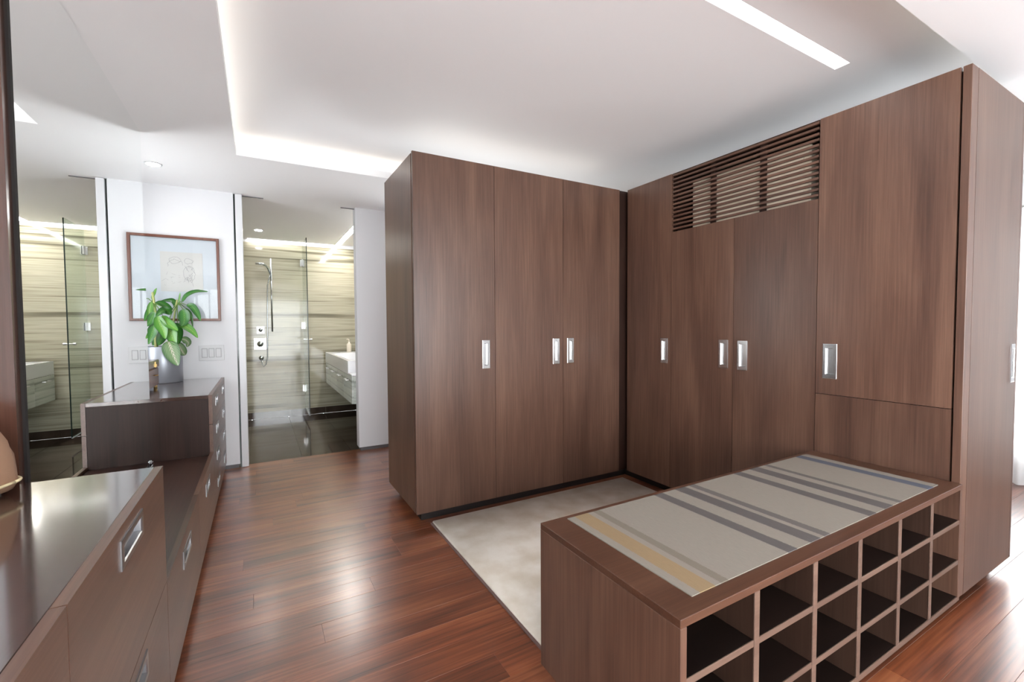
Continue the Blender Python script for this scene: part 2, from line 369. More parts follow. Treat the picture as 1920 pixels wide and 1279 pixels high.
# walls
lw = boxes('wall_left', [(XL-.12, XL, -.9, 3.56, 0, ZT), (XL-.12, XL, YF, -2.9, 0, ZT), (XL-.12, XL, -2.9, -.9, 0, .06), (XL-.12, XL, -2.9, -.9, 2.36, ZT), (XL-.12, XL, 4.10, YB+.12, 0, ZT), (XL-.12, XL, 3.56, 4.10, 0, 1.0), (XL-.12, XL, 3.56, 4.10, 1.95, ZT),
      (XL, -.596, 1.80, 3.43, 0, ZS)], M['white']); tag(lw, kind='structure')
bw = boxes('wall_back', [(XL, -.172, YB, YB+.12, .035, ZS), (.845, 1.55, YB, YB+.12, .035, ZS), (2.50, XR+.12, YB, YB+.12, .035, ZS), (1.55, 2.50, YB, YB+.12, .035, .9), (1.55, 2.50, YB, YB+.12, 2.25, ZS)], M['white']); tag(bw, kind='structure')
t = boxes('baseboard_back', [(XL, -.18, YB+.012, YB+.11, 0, .035), (.86, XR, YB+.012, YB+.11, 0, .035)], M['grey_base']); tag(t, kind='structure')
t = box('trim_1', -.158, -.106, YB-.006, YB+.12, .004, ZS-.004, M['trim'], bevel=.002); tag(t, kind='structure')
t = box('trim_2', -.172, -.158, YB+.03, YB+.12, 0, ZS, M['glass_edge']); tag(t, kind='structure')
t = boxes('trim_3', [(-.158, .06, YB+.05, YB+.062, ZS-.006, ZS), (.72, .845, YB+.05, YB+.062, ZS-.006, ZS)], M['grey_base']); tag(t, kind='structure')
rw = boxes('wall_right', [(XR, XR+.12, YF, YB, 0, .26), (XR, XR+.12, YF, YB, 2.0, ZT), (XR, XR+.12, 1.9, YB, .26, 2.0), (XR, XR+.12, YF, .5, .26, 2.0)], M['white']); tag(rw, kind='structure')
fw = boxes('wall_front', [(XL, XR, YF-.12, YF, 0, .06), (XL, XR, YF-.12, YF, 2.15, ZT), (XL, -1.0, YF-.12, YF, .06, 2.15), (3.0, XR, YF-.12, YF, .06, 2.15)], M['white']); tag(fw, kind='structure')
# windows: frame, mullions and panes
def window(n, ax, pos, u0, u1, v0, v1, cols, sill_d):
    def B(a, b, e, f, d0, d1): return (pos+d0, pos+d1, a, b, e, f) if ax == 'x' else (a, b, pos+d0, pos+d1, e, f)
    s = 1 if pos > 0 else -1; lo, hi = sorted((s*.04, s*.09))
    fr = boxes('window_%d' % n, [B(u0, u0+.05, v0, v1, lo, hi), B(u1-.05, u1, v0, v1, lo, hi), B(u0, u1, v0, v0+.05, lo, hi), B(u0, u1, v1-.05, v1, lo, hi)], M['door_white'])
    tag(fr, kind='structure')
    wd = (u1-u0-.1)/cols
    for i in range(cols):
        a = u0+.05+i*wd
        bx = B(a+.002, a+wd-.002, v0+.05, v1-.05, s*.06-.003, s*.06+.003); box('pane', *bx, M['glass'], fr)
        if i: box('mullion', *B(a-.018, a+.018, v0+.05, v1-.05, lo+.005, hi-.005), M['door_white'], fr)
    box('sill', *B(u0, u1, v0-.02, v0, *sorted((-s*.03, s*.09))), M['trim'], fr)
window(1, 'x', XR, .5, 1.9, .26, 2.0, 2, .1)
window(2, 'y', YF, -1.0, 3.0, .06, 2.15, 4, .1)
window(4, 'x', XL, -2.9, -.9, .06, 2.36, 2, .1)  # unseen left window, added for more daylight on the ceiling
window(5, 'y', YB, 1.55, 2.50, .9, 2.25, 1, .1)  # added window, out of sight behind the wardrobe, to light the soffit
window(3, 'x', XL, 3.56, 4.10, 1.0, 1.95, 1, .1)
# ceiling: soffit with a tray, the tray panel above a light cove
TX0, TX1, TY0, TY1 = -.108, 4.4, .752, 3.575
CV = .16
ce = boxes('ceiling', [(XL, TX0, YF, 6.9, ZS, ZS+.02), (TX1, XR, YF, YB, ZS, ZS+.02), (TX0, TX1, YF, TY0, ZS, ZS+.02), (TX0, TX1, TY1, 6.84, ZS, ZS+.02)], M['ceil']); tag(ce, kind='structure')
boxes('cove_lip', [(TX0-.015, TX0, TY0-.015, TY1+.015, ZS+.02, ZS+.052), (TX1, TX1+.015, TY0-.015, TY1+.015, ZS+.02, ZS+.052),
      (TX0, TX1, TY0-.015, TY0, ZS+.02, ZS+.052), (TX0, TX1, TY1, TY1+.015, ZS+.02, ZS+.052)], M['ceil'], ce)
boxes('cove_side', [(TX0-CV-.02, TX0-CV, TY0-CV, TY1+CV, ZS+.02, ZT), (TX1+CV, TX1+CV+.02, TY0-CV, TY1+CV, ZS+.02, ZT),
      (TX0-CV, TX1+CV, TY0-CV-.02, TY0-CV, ZS+.02, ZT), (TX0-CV, TX1+CV, TY1+CV, TY1+CV+.02, ZS+.02, ZT)], M['ceil'], ce)
LX0, LX1, LY0, LY1 = .7, 2.60, 1.148, 1.216          # slot of the linear lamp
boxes('tray_panel', [(TX0-CV, LX0, TY0-CV, TY1+CV, ZT, ZT+.02), (LX1, TX1+CV, TY0-CV, TY1+CV, ZT, ZT+.02), (LX0, LX1, TY0-CV, LY0, ZT, ZT+.02), (LX0, LX1, LY1, TY1+CV, ZT, ZT+.02)], M['ceil'], ce)
# roof slab closes the building
t = boxes('ceiling_slab', [(XL-.2, XR+.2, YF-.2, 7.1, 2.68, 2.76)], M['ceil']); tag(t, kind='structure')
# bathroom shell
BX0, BX1, BY1 = -.80, 1.34, 6.90
t = box('wall_bathroom_back', BX0-.1, BX1+.1, BY1, BY1+.1, 0, 2.372, M['stone']); tag(t, kind='structure'); stone_wall = t
t2 = box('trim_4', BX0-.1, BX1+.1, BY1+.002, BY1+.1, 2.372, 2.66, M['trim']); tag(t2, kind='structure')
for a, b in ((BX0, -.079), (-.077, .366), (.368, .809), (.811, BX1)): box('base_tile', a, b, BY1-.012, BY1, .002, .092, M['tile'], stone_wall)
t = box('wall_bathroom_left', BX0-.1, BX0, YB+.12, BY1, 0, ZS, M['stone']); tag(t, kind='structure')
t = box('wall_bathroom_right', BX1, BX1+.1, YB+.12, BY1, 0, ZS, M['stone']); tag(t, kind='structure')
bf = box('floor_bathroom', BX0, BX1, YB+.062, BY1, -.05, -.008, M['grout']); tag(bf, kind='structure')
xs = [BX0, -.544, -.108, .332, .776, 1.22, BX1]; ys = [YB+.064, 4.73, 5.33, 5.93, 6.53, BY1]
for i in range(len(xs)-1):
    for j in range(len(ys)-1):
        box('tile', xs[i]+.0015, xs[i+1]-.0015, ys[j]+.0015, ys[j+1]-.0015, -.008, 0, M['tile'], bf)

# ------------------------------------------------------------------ wardrobe of three doors (stands free of the wall)
XA0, XA1, YA, YA1, Z0, Z1 = .829, 2.545, 2.68, 3.365, .07, 2.3095
wa = thing('wardrobe', 'tall walnut wardrobe with three flush doors, standing free behind the cream rug', 'wardrobe', ((XA0+XA1)/2, (YA+YA1)/2, 0))
W = M['wood_z']
box('body', XA0+.022, XA1-.005, YA+.032, YA1-.02, Z0, Z1-.03, M['black'], wa)
box('side_panel', XA0, XA0+.02, YA+.036, YA1, Z0, Z1-.004, W, wa, .0012)
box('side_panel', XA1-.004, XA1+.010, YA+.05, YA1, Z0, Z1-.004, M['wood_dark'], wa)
box('back_panel', XA0+.02, XA1, YA1-.018, YA1-.002, Z0, Z1-.004, W, wa)
box('top_panel', XA0+.02, XA1, YA+.036, YA1-.02, Z1-.028, Z1-.006, W, wa)
box('plinth', XA0+.05, 2.631, YA+.07, YA1-.10, 0, Z0, M['plinth'], wa)
FA = ('y', YA, -1)
door('door', FA, XA0, 1.3845, Z0, Z1, .02, W, wa, (1.289, 1.346, .961, 1.150))
door('door', FA, 1.3875, 1.9485, Z0, Z1, .02, W, wa, (1.858, 1.916, .964, 1.151))
door('door', FA, 1.9515, 2.500, Z0, Z1, .02, W, wa, (1.986, 2.047, .966, 1.151))
box('filler_strip', 2.503, 2.66, YA+.012, YA+.03, Z0, Z1, M['wood_dark'], wa)

# ------------------------------------------------------------------ wardrobe run along the right, three units
XB, XBE = 2.562, 3.266
FB = ('x', XB, -1)
JB = [2.655, 2.220, 1.7375, 1.262, .7235, .6908]
u1 = thing('wardrobe', 'narrow walnut wardrobe with a single tall door, tucked into the corner', 'wardrobe', ((XB+XBE)/2, 2.44, 0))
box('body', XB+.024, XBE, JB[1]+.002, JB[0]+.01, Z0, Z1-.01, M['wood_dark'], u1)
box('plinth', XB+.071, XBE-.02, JB[1]+.002, 2.752, 0, Z0, M['plinth'], u1)
door('door', FB, JB[1]+.0015, JB[0], Z0, Z1, .02, W, u1, (2.246, 2.311, .967, 1.149))
ZL = 1.907
u2 = thing('wardrobe', 'walnut double-door wardrobe with a slatted ventilation grille above its doors', 'wardrobe', ((XB+XBE)/2, 1.74, 0))
bm_l = [(XB+.024, XBE, JB[3]+.002, JB[1]-.002, Z0, ZL-.012), (XBE-.05, XBE, JB[3]+.002, JB[1]-.002, ZL-.012, Z1-.01),
        (XB+.06, XBE, JB[3]+.002, JB[3]+.018, ZL-.012, Z1-.01), (XB+.06, XBE, JB[1]-.018, JB[1]-.002, ZL-.012, Z1-.01), (XB+.024, XBE, JB[3]+.002, JB[1]-.002, Z1-.018, Z1-.008)]
boxes('body', bm_l, M['wood_dark'], u2)
box('plinth', XB+.07, XBE-.02, JB[3]+.002, JB[1]-.002, 0, Z0, M['plinth'], u2)
door('door', FB, JB[2]+.0015, JB[1]-.0015, Z0, ZL-.006, .02, W, u2, (1.770, 1.835, .968, 1.149))
door('door', FB, JB[3]+.0015, JB[2]-.0015, Z0, ZL-.006, .02, W, u2, (1.642, 1.707, .966, 1.146))
NS = 14; pt = (Z1-ZL)/NS
slat_me = None
for i in range(NS):
    zc = ZL+pt*(i+.55)
    if slat_me is None:
        o = box('slat', XB+.002, XB+.020, JB[3]+.004, JB[1]-.004, zc-.0065, zc+.0065, M['wood_y'], u2, .001); slat_me = o.data; sx, sy = WL_[o.name].x, WL_[o.name].y
    else: reg(bpy.data.objects.new('slat', slat_me), u2, (sx, sy, zc))
for yy in (1.905, 1.575): box('grille_support', XB+.021, XB+.033, yy-.018, yy+.018, ZL, Z1-.018, M['wood_dark'], u2)
box('grille_rail', XB+.004, XB+.03, JB[3]+.004, JB[1]-.004, Z1-.006, Z1, M['wood_dark'], u2)
ac = thing('air_conditioner', 'cream air conditioner showing between the slats of the wardrobe grille', 'appliance', (XB+.2, 1.72, ZL-.011))
box('casing', XB+.05, XB+.34, 1.33, 2.09, ZL-.011, 2.225, M['ac'], ac, .01)
for i in range(4): box('louver', XB+.038, XB+.0495, 1.36, 2.06, 1.96+i*.06, 1.98+i*.06, M['ac'], ac)
u3 = thing('wardrobe', 'large walnut wardrobe end unit rising above the shoe bench, handle on its end door too', 'wardrobe', ((XB+XBE)/2, .97, 0))
box('body', XB+.024, XBE-.004, JB[5]+.024, JB[3]-.002, Z0, Z1-.012, M['black'], u3)
box('plinth', XB+.07, XBE-.05, JB[5]+.06, JB[3]-.002, 0, Z0, M['plinth'], u3)
door('door', FB, JB[4]+.003, JB[3]-.0015, .8815, Z1, .02, W, u3, (1.161, 1.228, .963, 1.143))
door_front('lower_panel', FB, JB[4]+.003, JB[3]-.0015, Z0, .8785, .02, W, u3)
box('corner_post', XB, XB+.070, JB[5], JB[4]-.004, Z0, Z1, W, u3, .0015)
FE = ('y', JB[5], -1)
door('end_door', FE, XB+.0725, XBE-.022, Z0, Z1, .02, W, u3, (3.168, 3.226, .957, 1.144))
box('end_strip', XBE-.019, XBE, JB[5], JB[5]+.02, Z0, Z1, W, u3)
box('back_panel', XBE-.003, XBE+.012, JB[5]+.03, JB[3], Z0, Z1-.004, W, u3)

# ------------------------------------------------------------------ shoe bench
BX0_, BX1_, BYN, BYF, BZ = .824, 2.552, .68, 1.266, .572
sb = thing('shoe_bench', 'long walnut bench with three rows of open shoe cubbies, joined to the wardrobe end unit', 'bench', ((BX0_+BX1_)/2, (BYN+BYF)/2, 0))
TH = .022; DEP = .36; ZB0 = .075
box('bench_top', BX0_, BX1_, BYN, BYF, BZ-TH, BZ, M['wood_x'], sb, .0015)
box('end_panel', BX0_, BX0_+TH, BYN, BYF, ZB0, BZ-TH, M['wood_z'], sb, .0012)
box('end_panel', BX1_-.02, BX1_, BYN+.001, BYF, ZB0, BZ-TH, M['wood_z'], sb, .0012)
box('back_panel', BX0_+TH, BX1_-.02, BYF-TH, BYF, ZB0, BZ-TH, M['wood_x'], sb)
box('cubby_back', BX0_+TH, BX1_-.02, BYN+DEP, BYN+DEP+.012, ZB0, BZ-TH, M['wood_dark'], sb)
q_ = box('bottom_panel', BX0_+TH, BX1_-.02, BYN+.0055, BYN+DEP, ZB0, ZB0+.02, M['wood_shelf_shade'], sb)
box('edge_band', BX0_+TH, BX1_-.02, BYN+.001, BYN+.005, ZB0, ZB0+.02, M['wood_edge_lit'], q_, .0008)
box('plinth', BX0_+.05, BX1_-.02, BYN+.07, BYF-.07, 0, ZB0, M['plinth'], sb)
dv = [1.1195, 1.406, 1.677, 1.968, 2.248]
edges = [BX0_+TH]+[q for d_ in dv for q in (d_-.011, d_+.011)]+[BX1_-.02]
for d_ in dv:
    q_ = box('divider', d_-.011, d_+.011, BYN+.0055, BYN+DEP, ZB0+.02, BZ-TH, M['wood_cubby_shade'], sb)
    box('edge_band', d_-.011, d_+.011, BYN+.001, BYN+.005, ZB0+.02, BZ-TH, M['wood_edge_lit'], q_, .0008)
for i in range(6):
    a, b = edges[2*i]+.0005, edges[2*i+1]-.0005
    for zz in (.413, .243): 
        q_ = box('shelf', a, b, BYN+.006, BYN+DEP, zz-.009, zz+.009, M['wood_shelf_shade'], sb)
        box('edge_band', a, b, BYN+.002, BYN+.0055, zz-.009, zz+.009, M['wood_edge_lit'], q_, .0008)
def peg(x, y_, z, mat, r=.006, l=.012):
    bm = bmesh.new(); tube(bm, [(0, 0, 0), (-l*.5, 0, 0), (-l*.55, 0, 0), (-l, 0, 0)], [r*.5, r*.5, r, r*.8], 10)
    mesh_obj('peg', bm, mat, sb, (x, y_, z))
peg(edges[1]-.0005, BYN+.16, .49, M['plate'], .006, .006)
for i in (3, 4, 5): peg(edges[2*i+1]-.0005, BYN+.15, .485, M['steel'])
M['runner'] = runner_mat(.921, 2.447)
ru = box('table_runner', .921, 2.447, .727, 1.243, BZ, BZ+.0025, M['runner']); tag(ru, 'grey woven runner with dark and gold stripes lying along the bench top', 'runner')

# ------------------------------------------------------------------ rug
rg = thing('rug', 'cream pile rug on the dark floor between bench and wardrobes', 'rug', (1.72, 1.98, 0))
bm = bmesh.new(); add_box(bm, -.80, .80, -.675, .675, -.008, .008); bmesh.ops.bevel(bm, geom=bm.edges[:], offset=.005, segments=2, affect='EDGES')
mesh_obj('pile', bm, M['rug'], rg, (1.72, 1.985, .014), True)
box('binding', .912, 2.528, 1.302, 2.668, .001, .008, M['rug_edge'], rg)

# ------------------------------------------------------------------ drawer cabinets along the left
XC = -.273; FL = ('x', XC, 1); NZ, NY = .814, 1.752; LZ = .423
nc = thing('drawer_cabinet', 'walnut drawer cabinet with a broad polished top holding the tan pouch', 'cabinet', (-.7, .5, 0))
box('body', XL+.03, XC-.022, -.68, NY-.002, .06, NZ-.025, M['wood_dark'], nc)
box('top', XL+.02, XC-.0215, -.70, NY, NZ-.022, NZ, M['wood_top'], nc, .001)
box('end_panel', XC-.0225, XC-.0215, NY-.002, NY, .06, NZ, M['wood_y'], nc)
box('plinth', XL+.05, XC-.07, -.66, NY-.01, 0, .06, M['plinth'], nc)
for a, b in ((-.68, .140), (.143, .943), (.946, NY)):
    c = (a+b)/2
    for z0, z1 in ((.447, NZ), (.065, .444)):
        h = (c-.103, c+.103, z1-.095, z1-.028)
        door('drawer', FL, a, b, z0, z1, .0205, M['wood_y'], nc, h, (.016, .014), 'steel_dark')
lc = thing('drawer_cabinet', 'low walnut drawer cabinet in front of the big mirror', 'cabinet', (-.43, 2.6, 0))
box('body', -.575, XC-.022, 1.765, 3.432, .06, LZ-.024, M['wood_dark'], lc)
box('top', -.580, XC-.0215, 1.762, 3.434, LZ-.022, LZ, M['wood_low'], lc, .001)
box('plinth', -.57, XC-.07, 1.77, 3.43, 0, .06, M['plinth'], lc)
for a, b in ((1.756, 2.598), (2.601, 3.434)):
    c = (a+b)/2+.02
    door('drawer', FL, a, b, .065, LZ+.018, .0205, M['wood_y'], lc, (c-.11, c+.11, .318, .385), (.016, .014), 'steel_dark')
DZ, DY = .812, 3.438
dr = thing('dresser', 'tall walnut dresser of eight drawers against the back wall under the plant', 'dresser', (-.69, 4.02, 0))
box('body', XL+.02, XC-.022, DY+.004, YB-.004, .06, DZ-.024, M['wood_dark'], dr)
box('side_panel', XL+.02, XC-.0225, DY, DY+.004, .06, DZ-.022, M['wood_dark'], dr)
box('top', XL+.015, XC-.0215, DY, YB-.002, DZ-.022, DZ, M['wood_top'], dr, .001)
box('plinth', XL+.05, XC-.07, DY+.02, YB-.02, 0, .06, M['plinth'], dr)
zr = [.065, .247, .435, .622, DZ]
for a, b, hc in ((DY, 4.017, 3.765), (4.020, YB-.003, 4.39)):
    for k in range(4):
        z0, z1 = zr[k]+(.0015 if k else 0), zr[k+1]-(.0015 if k < 3 else 0)
        door('drawer', FL, a, b, z0, z1, .0205, M['wood_y'], dr, (hc-.095, hc+.095, z1-.105, z1-.045), (.016, .014), 'steel_dark')

# ------------------------------------------------------------------ wall mirror and its post
XM = -.588
mi = thing('wall_mirror', 'frameless full-height mirror above the low drawer cabinet', 'mirror', (XM, 2.6, LZ))
box('pane', XM-.006, XM, 1.806, 3.436, LZ+.002, ZS-.001, M['mirror'], mi)
for yy in (3.405,):
    bm = bmesh.new(); add_box(bm, -.004, .006, -.010, .010, 0, .004); add_box(bm, .001, .006, -.010, .010, .004, .022)
    add_box(bm, .006, .012, -.004, .004, .008, .016)
    mesh_obj('clip', bm, M['chrome'], mi, (XM, yy, LZ+.001))
t = boxes('trim_5', [(-.631, -.594, 1.758, 1.80, 0, ZS)], M['post']); tag(t, kind='structure')
t = boxes('shadow_strip', [(-.594, -.587, 1.790, 1.806, 0, ZS)], M['black']); tag(t, kind='structure')  # black strip standing in for the shadow gap beside the post

# ------------------------------------------------------------------ framed drawing, switch plate
FX0, FX1, FZ0, FZ1 = -.840, -.283, 1.300, 2.000
pc = thing('picture', 'square-cornered cherry-framed pencil sketch hung on the white wall above the plant', 'picture', ((FX0+FX1)/2, YB, FZ0))
fwid = .020
bm = bmesh.new()
def ringv(i, d): return [bm.verts.new((x-(FX0+FX1)/2, -d, z-1.65)) for x, z in ((FX0+i, FZ0+i), (FX1-i, FZ0+i), (FX1-i, FZ1-i), (FX0+i, FZ1-i))]
rs = [ringv(0, .001), ringv(0, .026), ringv(.002, .028), ringv(fwid-.002, .028), ringv(fwid, .026), ringv(fwid, .001)]
for a, b in zip(rs, rs[1:]+rs[:1]):
    for k in range(4): bm.faces.new((a[k], a[(k+1) % 4], b[(k+1) % 4], b[k]))
mesh_obj('frame', bm, M['frame_wood'], pc, ((FX0+FX1)/2, YB, 1.65))
box('mat_board', FX0+.021, FX1-.021, YB-.010, YB-.004, FZ0+.021, FZ1-.021, M['mat_board'], pc)
pp = box('drawing', -.688, -.403, YB-.0125, YB-.0102, 1.543, 1.868, M['paper'], pc)
bm = bmesh.new(); rnd = random.Random(3)
def scrib(pts, wd=.0012):
    for (x0, z0), (x1, z1) in zip(pts, pts[1:]):
        d = Vector((x1-x0, z1-z0)); n = Vector((-d.y, d.x)).normalized()*wd if d.length > 0 else Vector((wd, 0))
        bm.faces.new([bm.verts.new((q.x, 0, q.y)) for q in (Vector((x0, z0))+n, Vector((x1, z1))+n, Vector((x1, z1))-n, Vector((x0, z0))-n)])
def loop(cx, cz, rx, rz, n=18, j=.006, a0=0, a1=6.3):
    scrib([(cx+rx*math.cos(a0+(a1-a0)*k/n)+rnd.uniform(-j, j), cz+rz*math.sin(a0+(a1-a0)*k/n)+rnd.uniform(-j, j)) for k in range(n+1)])
loop(-.045, .095, .04, .028); loop(.045, .09, .032, .02); loop(-.045, .05, .05, .05, a0=.2, a1=3.2); loop(.05, -.01, .04, .06)
for k in range(26): x = .05+rnd.uniform(-.03, .03); z = rnd.uniform(-.09, .06); scrib([(x, z), (x+rnd.uniform(-.02, .02), z-rnd.uniform(.01, .03))])
for k in range(12): x = rnd.uniform(-.12, .0); z = rnd.uniform(-.14, .0); scrib([(x, z), (x+rnd.uniform(-.03, .03), z+rnd.uniform(-.03, .03))], .0008)
tag(mesh_obj('pencil_lines', bm, M['pencil'], pp, (-.5455, YB-.0128, 1.7055)), kind='stuff')
box('glazing', FX0+.020, FX1-.020, YB-.022, YB-.020, FZ0+.020, FZ1-.020, M['glass_pic'], pc)
sw = thing('switch_plate', 'white three-rocker light switch plate on the wall between plant and bathroom doorway', 'switch', (-.358, YB, .96))
box('plate', -.448, -.268, YB-.010, YB-.0005, .962, 1.092, M['plate'], sw, .0015)
for k in range(3):
    c = -.358+(k-1)*.05
    box('surround', c-.0205, c+.0205, YB-.0108, YB-.010, .988, 1.066, M['grey_plate'], sw)
    box('rocker', c-.017, c+.017, YB-.0135, YB-.0108, .992, 1.062, M['plate'], sw, .001)

# ------------------------------------------------------------------ plant on the dresser
PX, PY, PR, PH = -.675, 4.455, .131, .285
pl = thing('potted_plant', 'leafy green houseplant in a grey metal planter on the dresser', 'plant', (PX, PY, DZ))
bm = bmesh.new(); lathe(bm, [(PR-.004, 0), (PR, .004), (PR, PH-.003), (PR-.002, PH), (PR-.006, PH), (PR-.008, PH-.03), (PR-.012, .01)], 48)
mesh_obj('pot', bm, M['pot'], pl, (PX, PY, DZ+.0005), True)
bm = bmesh.new(); lathe(bm, [(PR-.012, 0), (PR-.010, .012), (.05, .02)], 24); mesh_obj('soil', bm, M['soil'], pl, (PX, PY, DZ+PH-.05))
ZR = DZ+PH-.04
def cane(pts, r0, r1):
    bm = bmesh.new(); n = len(pts); tube(bm, [Vector(p_)-Vector(pts[0]) for p_ in pts], [r0+(r1-r0)*i/(n-1) for i in range(n)], 8)
    mesh_obj('cane', bm, M['cane'], pl, pts[0], True)
c1 = unp(293, 652, 4.43); c1t = unp(286, 548, 4.43); c2 = unp(322, 652, 4.47); c2t = unp(332, 562, 4.47)
cane([(c1.x, 4.43, ZR), (c1.x, 4.43, c1.z+.1), (c1t.x+.015, 4.43, (c1.z+c1t.z)/2+.05), tuple(c1t)], .014, .008)
cane([(c2.x-.02, 4.47, ZR), (c2.x, 4.47, c2.z+.1), tuple(c2t)], .011, .006)
def leaf(px, Ya, Yb, wid, mat, twist=0.0, stalk=None, cup=.25):
    """px: photo pixels of the blade's centre line, base to tip; Ya/Yb depth of base and tip"""
    n = len(px); ctrl = [unp(u, v, Ya+(Yb-Ya)*i/(n-1)) for i, (u, v) in enumerate(px)]
    def cat(tt):
        s = tt*(n-1); i = min(int(s), n-2); f = s-i
        P = [ctrl[max(i-1, 0)], ctrl[i], ctrl[i+1], ctrl[min(i+2, n-1)]]
        return .5*((2*P[1])+(-P[0]+P[2])*f+(2*P[0]-5*P[1]+4*P[2]-P[3])*f*f+(-P[0]+3*P[1]-3*P[2]+P[3])*f**3)
    NSg = 14; o = ctrl[0]; bm = bmesh.new(); uvl = bm.loops.layers.uv.new('UVMap'); rows = []
    view = Vector((-.1, -1, .25)).normalized()
    for i in range(NSg+1):
        tt = i/NSg; p_ = cat(tt); d = (cat(min(tt+.02, 1))-cat(max(tt-.02, 0))).normalized()
        side = d.cross(view); side = side.normalized() if side.length > 1e-4 else Vector((1, 0, 0))
        nrm = side.cross(d).normalized()
        side = side*math.cos(twist)+nrm*math.sin(twist); nrm = side.cross(d).normalized()
        wv = wid*(math.sin(math.pi*min(1, tt**.8*.97+.03)))**.8
        rows.append([bm.verts.new(p_-o+side*wv*s_+nrm*(-cup*wv*(1-abs(s_)))) for s_ in (-1, -.5, 0, .5, 1)])
    for i in range(NSg):
        for k in range(4):
            f = bm.faces.new((rows[i][k], rows[i][k+1], rows[i+1][k+1], rows[i+1][k]))
            for lp, (uu, vv) in zip(f.loops, ((k/4, i/NSg), ((k+1)/4, i/NSg), ((k+1)/4, (i+1)/NSg), (k/4, (i+1)/NSg))): lp[uvl].uv = (uu, vv)
    lo = mesh_obj('leaf', bm, M[mat], pl, o, True)
    if stalk:
        a = Vector(stalk); bm = bmesh.new(); mid = (a+o)/2+Vector((0, 0, .015)); tube(bm, [Vector((0, 0, 0)), mid-a, o-a], [.004, .0035, .0025], 6)
        st = mesh_obj('stalk', bm, M['stem'], lo, a, True)
j1, j2 = Vector(c1t)-Vector((0, 0, .08)), Vector(c2t)-Vector((0, 0, .04))
LV = [
 ([(341, 566), (350, 553), (368, 546), (391, 547)], 4.47, 4.43, .024, 'leaf', .5, j2),
 ([(350, 572), (360, 574), (370, 588), (376, 602)], 4.44, 4.38, .026, 'leaf', .1, j2),
 ([(343, 580), (345, 590), (345, 603), (340, 612)], 4.42, 4.36, .040, 'leaf', 0, j2),
 ([(333, 608), (345, 610), (360, 620), (371, 634)], 4.40, 4.32, .030, 'leaf2', .2, j2),
 ([(322, 582), (312, 574), (300, 568), (288, 571)], 4.46, 4.42, .024, 'leaf', .3, j2),
 ([(330, 578), (326, 566), (318, 563), (300, 565)], 4.50, 4.50, .020, 'leaf', .4, j2),
 ([(320, 590), (312, 582), (302, 584), (292, 594)], 4.40, 4.32, .030, 'leaf', .1, j1),
 ([(305, 592), (312, 603), (323, 612), (334, 620)], 4.38, 4.28, .034, 'leaf2', .15, j1),
 ([(295, 592), (299, 606), (306, 620), (310, 636)], 4.37, 4.30, .038, 'leaf2', 0, j1),
 ([(314, 606), (318, 618), (322, 632), (330, 648)], 4.36, 4.29, .046, 'leaf2', 0, j2),
 ([(326, 606), (330, 618), (333, 632), (334, 646)], 4.40, 4.32, .044, 'leaf', 0, j2),
 ([(315, 640), (319, 652), (326, 670), (334, 686)], 4.30, 4.28, .058, 'leaf3', -.15, c2),
 ([(332, 642), (338, 652), (344, 662), (348, 666)], 4.36, 4.32, .034, 'leaf3', .2, c2),
 ([(340, 636), (347, 637), (353, 643), (350, 651)], 4.42, 4.40, .028, 'leaf3', 0, c2),
 ([(284, 560), (288, 552), (291, 545), (294, 540)], 4.43, 4.42, .014, 'leaf2', .4, j1),
 ([(284, 566), (281, 580), (279, 596), (277, 612)], 4.42, 4.40, .022, 'leaf2', .3, j1),
 ([(289, 585), (284, 596), (279, 606), (272, 612)], 4.38, 4.34, .030, 'leaf', .1, j1),
 ([(290, 606), (286, 620), (282, 632), (278, 646)], 4.36, 4.30, .036, 'leaf', 0, j1),
 ([(288, 612), (294, 622), (292, 636), (286, 648)], 4.44, 4.42, .034, 'leaf', .2, j1),
 ([(302, 618), (304, 628), (300, 640), (296, 648)], 4.40, 4.38, .034, 'leaf', 0, c2),
 ([(336, 570), (336, 562), (337, 554), (338, 548)], 4.47, 4.47, .007, 'leaf2', .2, j2),
 ([(270, 560), (258, 546), (246, 540), (232, 548)], 4.44, 4.40, .026, 'leaf', .4, j1),
 ([(348, 578), (356, 586), (360, 600), (362, 616)], 4.50, 4.50, .012, 'leaf', .5, j2),
]
for a in LV: leaf(a[0], a[1], a[2], a[3], a[4], a[5], a[6])

# ------------------------------------------------------------------ jewellery box on the dresser
jb = thing('jewellery_box', 'small brown lacquered box with brass pulls beside the grey planter', 'box', (-.72, 3.86, DZ))
jx0, jx1, jy0, jy1 = -.80, -.640, 3.62, 4.08
box('body', jx0, jx1-.006, jy0, jy1, DZ+.022, DZ+.150, M['box_wood'], jb, .002)
box('lid', jx0-.004, jx1+.002, jy0-.004, jy1+.004, DZ+.1535, DZ+.205, M['box_wood'], jb, .004)
d = box('drawer', jx1-.0055, jx1-.001, jy0+.01, jy1-.01, DZ+.03, DZ+.145, M['box_wood'], jb, .001)
bm = bmesh.new(); tube(bm, [(0, -.02, 0), (.014, -.016, 0), (.016, 0, 0), (.014, .016, 0), (0, .02, 0)], .003, 8); mesh_obj('pull', bm, M['brass'], d, (jx1-.001, 3.95, DZ+.10), True)
bm = bmesh.new(); add_box(bm, 0, .004, -.008, .008, -.02, .02); add_box(bm, .004, .008, -.004, .004, -.014, .004); mesh_obj('clasp', bm, M['brass'], jb, (jx1+.002, 3.95, DZ+.175))
for a in (jx0+.015, jx1-.02):
    for b in (jy0+.02, jy1-.02):
        bm = bmesh.new(); lathe(bm, [(.010, 0), (.013, .008), (.009, .0215)], 12); mesh_obj('foot', bm, M['brass'], jb, (a, b, DZ+.0005))

